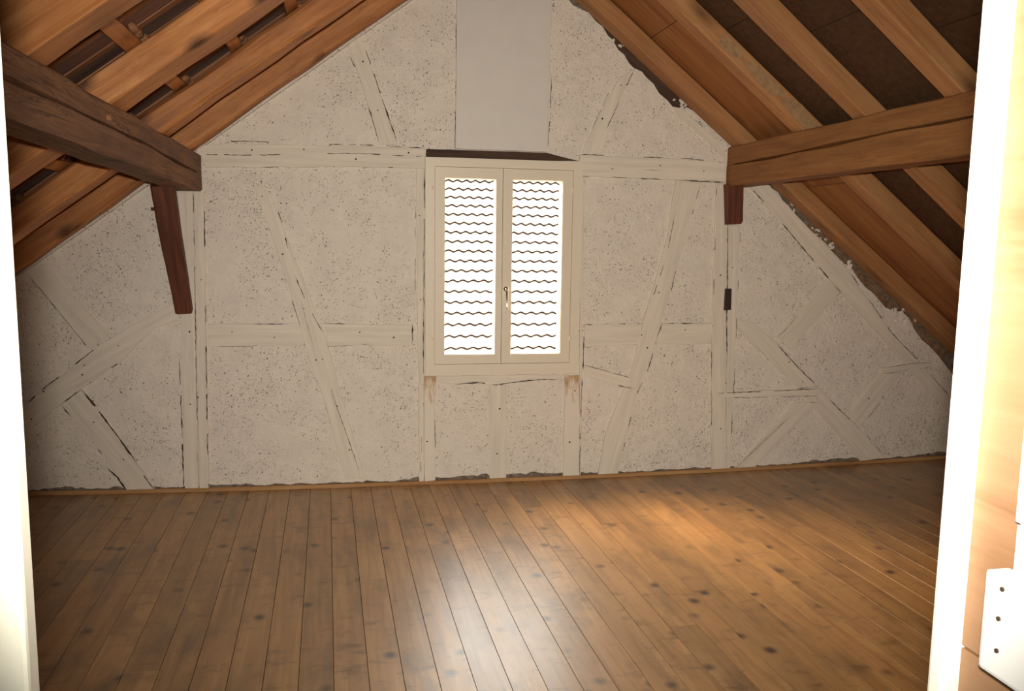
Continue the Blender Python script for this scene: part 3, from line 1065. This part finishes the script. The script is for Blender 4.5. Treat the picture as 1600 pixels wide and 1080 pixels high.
# short blocking piece beside the second right rafter and above the purlin
bp0 = on_x(1207, 187, 2.20)
blk = beam('wood_block', pr_at(1.62, 4.285, 0.03), pr_at(1.80, 4.285, 0.03), NR, 0.05, 0.05, M['rafter_r'], seg=3, jit=0.001,
           cham=0.002, anchor='bottom')
tag(blk, 'short pale wooden block wedged beside a right slope rafter just above the purlin', 'block')

# brushed whitewash that ran onto the first left rafter
bm = bmesh.new()
rs = random.Random(8)
xw = -2.3
while xw < 0.8:
    n_ = noise.noise(Vector((xw * 5, 1, 1)))
    ln = max(0.004, 0.020 + 0.028 * n_ + rs.uniform(-.008, .012))
    wd = rs.uniform(0.004, 0.012)
    a = Vector((xw, 5.0, zl(xw))) - NL * 0.012
    b = a + uL * wd
    c = a + uL * (wd * rs.uniform(0.1, 0.9)) + Vector((0, -ln, 0))
    bm.faces.new([bm.verts.new(v) for v in (a + Vector((0, 0.02, 0)), b + Vector((0, 0.02, 0)), b, c, a)])
    xw += wd * 0.8 * uL.x
o = link('whitewash_smear', bm_mesh('whitewash_smear', bm), M['plaster'], wall_back)
o['kind'] = 'stuff'

# purlins
pul = beam('purlin', (-0.875, 1.15, 1.872), (-0.875, D - 0.003, 1.837), (0, 0, 1), 0.15, 0.165, M['purlin_l'], h1=0.20, w1=0.15,
           seg=60, jit=0.006, cham=0.010, groove=('-y', 0.52, 0.007, 0.03, (0.25, 0.95)), seed=3)
tag(pul, 'dark old hewn purlin with a long crack under the left roof slope', 'beam')
pur = beam('purlin', (2.395, 1.15, 1.96), (2.395, D - 0.003, 1.96), (0, 0, 1), 0.15, 0.24, M['purlin_r'], seg=60, jit=0.006,
           cham=0.006, groove=('+y', 0.60, 0.008, 0.035, (0.2, 0.97)), seed=9)
tag(pur, 'reddish brown purlin with a long crack under the right roof slope', 'beam')
# wooden peg in the left purlin
b_ = bmesh.new()
bmesh.ops.create_cone(b_, cap_ends=True, segments=10, radius1=0.012, radius2=0.010, depth=0.03,
                      matrix=Matrix.Rotation(math.radians(90), 4, 'Y'))
pg = on_x(167, 184, -0.80)
link('peg', bm_mesh('peg', b_), M['splint'], pul, Matrix.Translation(pg))

# slanted strut below the left purlin
st = beam('strut', (-0.945, 4.70, 1.752), (-0.908, D - 0.055, 1.070), (0, -1, 0), 0.118, 0.07, M['strut'], w1=0.088, h1=0.07, seg=12,
          jit=0.005, cham=0.010, seed=2)
tag(st, 'slanted dark red-brown strut from the left purlin down to the gable wall post', 'strut')
nb = on_y(236, 326, 4.78)
ne = on_y(252, 327, 4.78)
ni = beam('nail', nb, ne, (0, 0, 1), 0.012, 0.016, M['iron'], st, w1=0.008, h1=0.009, seg=3, jit=0.001, cham=0.002)

# block and iron under the right purlin
sb = empty('strut_stub', (2.37, D - 0.005, 1.60))
tag(sb, 'short dark red wooden strut stub under the right purlin against the gable wall', 'strut')
bx = tri_prism('stub_block', wpoly([(1134, 288), (1161, 286), (1160, 345), (1157, 350), (1136, 351)], D - 0.05), D - 0.06, D - 0.001,
               M['strut'], sb, bev=0.004, jit=0.002, step=0.05, along=(0, 1))
ir = tri_prism('iron_bracket', wpoly([(1133, 451), (1142, 451), (1141, 484), (1131, 485)], D - 0.02), D - 0.035, D - 0.016,
               M['iron'], None, bev=0.003, along=(0, 1))
tag(ir, 'small dark iron bracket on the whitewashed post below the right purlin', 'bracket')

# white board above the window
pn = tri_prism('white_board', [(wp(713, 100)[0] - 0.002, 3.0), (wp(711, 236)[0], wp(711, 233)[1]),
                               (wp(853, 238)[0], wp(853, 238)[1]), (wp(859, 100)[0] + 0.006, 3.0)],
               D - 0.022, D - 0.001, M['panelwhite'], None, bev=0.003, along=(0, 1))
tag(pn, 'smooth flat white board fixed upright to the gable wall above the window', 'board')

# ------------------------------------------------------------------ window
win = empty('window_1', ((WX0 + WX1) / 2, D, WZ0))
win['kind'] = 'structure'
yf = D - 0.030


def frame_ring(name, x0, x1, z0, z1, ix0, ix1, iz0, iz1, ya, yb, mat, parent, bev=0.003):
    bm = bmesh.new()
    o_ = [(x0, z0), (x1, z0), (x1, z1), (x0, z1)]
    i_ = [(ix0, iz0), (ix1, iz0), (ix1, iz1), (ix0, iz1)]
    cx, cz = (x0 + x1) / 2, (z0 + z1) / 2
    V = {}
    for tag_, pts in (('o', o_), ('i', i_)):
        for y in (ya, yb):
            V[tag_, y] = [bm.verts.new((p[0] - cx, y - ya, p[1] - cz)) for p in pts]
    for k in range(4):
        j = (k + 1) % 4
        bm.faces.new((V['o', ya][k], V['o', ya][j], V['i', ya][j], V['i', ya][k]))
        bm.faces.new((V['o', yb][k], V['i', yb][k], V['i', yb][j], V['o', yb][j]))
        bm.faces.new((V['o', ya][k], V['o', yb][k], V['o', yb][j], V['o', ya][j]))
        bm.faces.new((V['i', ya][k], V['i', ya][j], V['i', yb][j], V['i', yb][k]))
    bm.normal_update()
    if bev:
        es = [e for e in bm.edges if all(abs(v.co.y) < 1e-6 for v in e.verts) and e.calc_face_angle(0) > 0.5]
        bmesh.ops.bevel(bm, geom=es, offset=bev, segments=2, affect='EDGES')
    return link(name, bm_mesh(name, bm), mat, parent, Matrix.Translation((cx, ya, cz)))


SX0 = wp(679, 400)[0]; SX1 = wp(891, 400)[0]; SZ1 = wp(785, 264)[1]; SZ0 = wp(781, 567)[1]
XM = wp(783.5, 400)[0]
frame_ring('window_frame', WX0, WX1, WZ0, WZ1, SX0 - 0.002, SX1 + 0.002, SZ0 - 0.002, SZ1 + 0.002, yf, D + 0.075,
           M['cream'], win)
panes = [(wp(694.5, 400)[0], wp(773, 400)[0]), (wp(799, 400)[0], wp(875.5, 400)[0])]
GZ1 = wp(785, 281)[1]; GZ0 = wp(785, 552)[1]
sashes = []
for (sx0, sx1), (gx0, gx1) in zip(((SX0, XM - 0.0015), (XM + 0.0015, SX1)), panes):
    sh = frame_ring('sash', sx0, sx1, SZ0, SZ1, gx0, gx1, GZ0, GZ1, yf + 0.003, D + 0.060, M['cream'], win, bev=0.004)
    bm = bmesh.new()
    add_box(bm, (-(gx1 - gx0) / 2 - .006, -0.002, -(GZ1 - GZ0) / 2 - .006), ((gx1 - gx0) / 2 + .006, 0.002, (GZ1 - GZ0) / 2 + .006))
    link('pane', bm_mesh('pane', bm), M['glass'], sh, Matrix.Translation(((gx0 + gx1) / 2, D - 0.002, (GZ0 + GZ1) / 2)))
    sashes.append(sh)
# meeting cover strip
box('cover_strip', (XM + 0.0005, yf - 0.006, SZ0 + 0.01), (wp(799, 400)[0] - 0.004, yf + 0.002, SZ1 - 0.012), M['cream'], sashes[1],
    bev=0.002)
for (a, b) in ((676, 293), (676, 529), (895, 298), (890, 528)):
    p = on_y(a, b, yf)
    bm = bmesh.new()
    for dz in (-0.011, 0.001):
        bmesh.ops.create_cone(bm, cap_ends=True, segments=10, radius1=0.0065, radius2=0.0065, depth=0.0105,
                              matrix=Matrix.Translation((0, 0, dz + 0.005)))
    add_box(bm, (-0.010, 0.001, -0.017), (0.010, 0.004, 0.017))
    link('hinge', bm_mesh('hinge', bm), M['cream'], win, Matrix.Translation((p.x, yf - 0.003, p.z)))
# handle: rosette, neck and lever hanging down
hp = on_y(791, 452, yf - 0.02)
bm = bmesh.new()
bmesh.ops.create_cone(bm, cap_ends=True, segments=20, radius1=0.016, radius2=0.014, depth=0.012,
                      matrix=Matrix.Translation((0, 0.012, 0)) @ Matrix.Rotation(math.radians(90), 4, 'X'))
bmesh.ops.create_cone(bm, cap_ends=True, segments=14, radius1=0.008, radius2=0.008, depth=0.030,
                      matrix=Matrix.Translation((0, -0.008, 0)) @ Matrix.Rotation(math.radians(90), 4, 'X'))
prev = None
for k in range(9):
    t = k / 8
    r = 0.0085 - 0.003 * t
    c = Vector((0.004 * t, -0.024 + 0.006 * math.sin(t * 3), 0.008 - 0.128 * t))
    ring = [bm.verts.new(c + Vector((math.cos(q * math.pi / 5) * r, math.sin(q * math.pi / 5) * r * 0.7, 0))) for q in range(10)]
    if prev:
        for q in range(10):
            bm.faces.new((prev[q], prev[(q + 1) % 10], ring[(q + 1) % 10], ring[q]))
    else: bm.faces.new(ring)
    prev = ring
bm.faces.new(prev[::-1])
ho = link('handle', bm_mesh('handle', bm), M['chrome'], sashes[1], Matrix.Translation(hp))
for f in ho.data.polygons: f.use_smooth = True

# ------------------------------------------------------------------ door frame, hall
YC = 0.720
RJ = 0.598           # inner face of right frame board
door = empty('door_1', (0.17, YC, 0.0))
door['kind'] = 'structure'
bm = bmesh.new()
# left casing with a slightly rounded inner edge
box('door_frame', (-0.62, YC, 0.0), (-0.2635, YF, 2.2), M['jamb'], door, bev=0.004)
box('door_frame', (RJ, YC + 0.003, 0.0), (0.70, YF, 2.2), M['jamb'], door, bev=0.005)
box('door_frame', (-0.2635, YC, 2.075), (RJ, YF, 2.2), M['jamb'], door, bev=0.004)

WX = 0.617           # pine boarding on the right of the hall
hall_r = box('wall_hall_right', (WX + 0.018, -1.25, -0.03), (WX + 0.12, YC + 0.002, 2.45), M['hallwhite'], kind='structure')
zj = on_x(1500, 1005, WX).z
prev = -0.0
zs = [0.0, zj - 0.62, zj - 0.002, zj + 1.0, 2.44]
for a, b in zip(zs[:-1], zs[1:]):
    box('wall_board', (WX, -1.24, a + 0.0015), (WX + 0.0175, YC + 0.002, b - 0.0015), M['hallpine'], hall_r, bev=0.0012)
box('wall_hall_left', (-0.95, -1.25, -0.03), (-0.85, YF, 2.45), M['hallwhite'], kind='structure')
box('wall_hall_back', (-0.95, -1.35, -0.03), (WX + 0.12, -1.25, 2.45), M['hallwhite'], kind='structure')
box('ceiling_hall', (-0.95, -1.35, 2.45), (WX + 0.12, YF, 2.55), M['hallwhite'], kind='structure')
box('wall_hall_door', (-0.85, YC + 0.001, 0.0), (-0.621, YF, 2.45), M['hallwhite'], kind='structure')
box('wall_hall_over', (-0.62, YC + 0.001, 2.201), (WX, YF, 2.45), M['hallwhite'], kind='structure')

# surface-mounted socket box on the pine boards
TH = 0.027
q0 = on_x(1540, 888, WX - TH)
q1 = on_x(1526, 1041, WX - TH)
yb_ = (q0.y + q1.y) / 2
sw = empty('wall_socket', (WX, yb_ - 0.05, q1.z))
tag(sw, 'white surface-mounted power socket on the pine boards right of the door frame', 'socket')
box('socket_box', (WX - TH, yb_ - 0.10, q1.z), (WX - 0.0005, yb_, q0.z), M['plastic'], sw, bev=0.004)
for (a, b) in ((1567, 921), (1561, 967), (1558, 1017)):
    p = on_x(a, b, WX - TH)
    b_ = bmesh.new()
    bmesh.ops.create_cone(b_, cap_ends=True, segments=10, radius1=0.0022, radius2=0.0022, depth=0.002,
                          matrix=Matrix.Rotation(math.radians(90), 4, 'Y'))
    link('pin_hole', bm_mesh('pin_hole', b_), M['gap'], sw, Matrix.Translation((WX - TH - 0.0006, p.y, p.z)))
# cable duct running up from the socket
cd = empty('cable_duct', (WX, yb_ - 0.03, q0.z))
tag(cd, 'white plastic cable duct rising from the socket along the right pine boards', 'cable duct')
pa_ = on_x(1596, 600, WX - 0.010); pb_ = on_x(1588, 815, WX - 0.010)
zk = on_x(1588, 818, WX - 0.012).z
box('duct', (WX - 0.010, pa_.y - 0.029, zk), (WX - 0.0005, pa_.y - 0.007, 2.40), M['plastic'], cd, bev=0.0015)
box('duct_sleeve', (WX - 0.014, pa_.y - 0.026, q0.z + 0.0005), (WX - 0.0005, on_x(1586, 850, WX - 0.014).y, zk), M['plastic'], cd, bev=0.0015)

# ------------------------------------------------------------------ outside: neighbouring tiled roof, ground
PITCH = math.radians(39)
RY0, RZ0 = 15.45, -0.72
ur = Vector((0, math.cos(PITCH), math.sin(PITCH)))
nr = Vector((0, -math.sin(PITCH), math.cos(PITCH)))


def roof_hit(px, py):
    r = ray(px, py)
    t = ((Vector((0, RY0, RZ0)) - CAM).dot(nr)) / r.dot(nr)
    p = CAM + r * t
    return p, (p - Vector((0, RY0, RZ0))).dot(ur)


pA, sA = roof_hit(735, 547)
pB, sB = roof_hit(735, 286)
EXP = (sB - sA) / 17.0
pC, _ = roof_hit(696, 420); pD, _ = roof_hit(771, 420)
TWID = abs(pD.x - pC.x) / 4.75
roof = empty('neighbouring_roof', (3, RY0 - 2, RZ0 - 1.6))
tag(roof, 'sunlit tiled roof of the neighbouring house seen through the window', 'roof')
NX, NS = 12, 3


def tile_bm(bm, ox, os_, two=True):
    """one wavy tile: ox across, os_ up the slope; lower butt edge lifted over the tile below"""
    L = EXP * 1.16
    rows = []
    for k in range(NS + 1):
        t = k / NS
        up, dn = [], []
        for i in range(NX + 1):
            a = i / NX
            w = TWID * 0.115 * math.cos((a) * 2 * math.pi)
            h = w + 0.060 * (1 - t) + 0.012
            xx_ = ox + (a - 0.5) * TWID * 0.995
            up.append(bm.verts.new((xx_, os_ + t * L, h)))
            dn.append(bm.verts.new((xx_, os_ + t * L, h - 0.040)))
        rows.append((up, dn))
    for (u0_, d0_), (u1_, d1_) in zip(rows[:-1], rows[1:]):
        for i in range(NX):
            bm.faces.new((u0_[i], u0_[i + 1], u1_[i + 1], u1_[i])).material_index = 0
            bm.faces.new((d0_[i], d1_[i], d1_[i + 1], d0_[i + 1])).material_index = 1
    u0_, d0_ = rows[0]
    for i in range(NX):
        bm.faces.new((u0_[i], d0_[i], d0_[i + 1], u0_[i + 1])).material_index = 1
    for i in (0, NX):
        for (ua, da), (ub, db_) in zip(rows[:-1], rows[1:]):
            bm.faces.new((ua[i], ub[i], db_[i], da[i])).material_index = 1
    return bm


RM = Matrix((Vector((1, 0, 0)), ur, nr)).transposed().to_4x4()
RMAT = Matrix.Translation((0, RY0, RZ0)) @ RM
b_ = bmesh.new()
tile_bm(b_, 0, 0)
me_t = bpy.data.meshes.new('tile')
b_.to_mesh(me_t); b_.free()
me_t.materials.append(M['tile']); me_t.materials.append(M['tile_lip_shade'])
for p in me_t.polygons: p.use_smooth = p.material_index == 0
cx0 = (roof_hit(694, 552)[0].x, roof_hit(877, 282)[0].x)
c_lo = int(math.floor(cx0[0] / TWID)) - 1
c_hi = c_lo + 15
xoff = (pC.x % TWID)
bm = bmesh.new()
for r_ in range(-8, 26):
    for c in range(-30, 60):
        X = c * TWID + xoff
        sx_ = sA + r_ * EXP + 0.0
        if 0 <= r_ <= 17 and c_lo <= c <= c_hi:
            link('tile', me_t, None, roof, RMAT @ Matrix.Translation((X, sx_ + random.uniform(-.004, .004), 0)))
        else:
            i0 = len(bm.faces)
            # cheaper copies away from the view
            tile_bm(bm, X, sx_)
fm = bm_mesh('tile_field', bm)
fo = link('tile_field', fm, [M['tile'], M['tile_lip_shade']], roof, RMAT)
fo['kind'] = 'stuff'
b_ = bmesh.new()
add_box(b_, (-30 * TWID, sA - 8 * EXP, -0.16), (60 * TWID, sA + 26 * EXP, -0.06))
link('roof_deck', bm_mesh('roof_deck', b_), M['dark'], roof, RMAT)
low = RMAT @ Vector((0, sA - 7.6 * EXP, 0))
box('house_wall', (-29 * TWID, low.y + 0.5, -4.2), (59 * TWID, low.y + 0.8, low.z + 0.22), M['render'], roof)
gr = box('ground', (-40, 5.6, -4.4), (50, 60, -4.2), M['ground'], kind='structure')
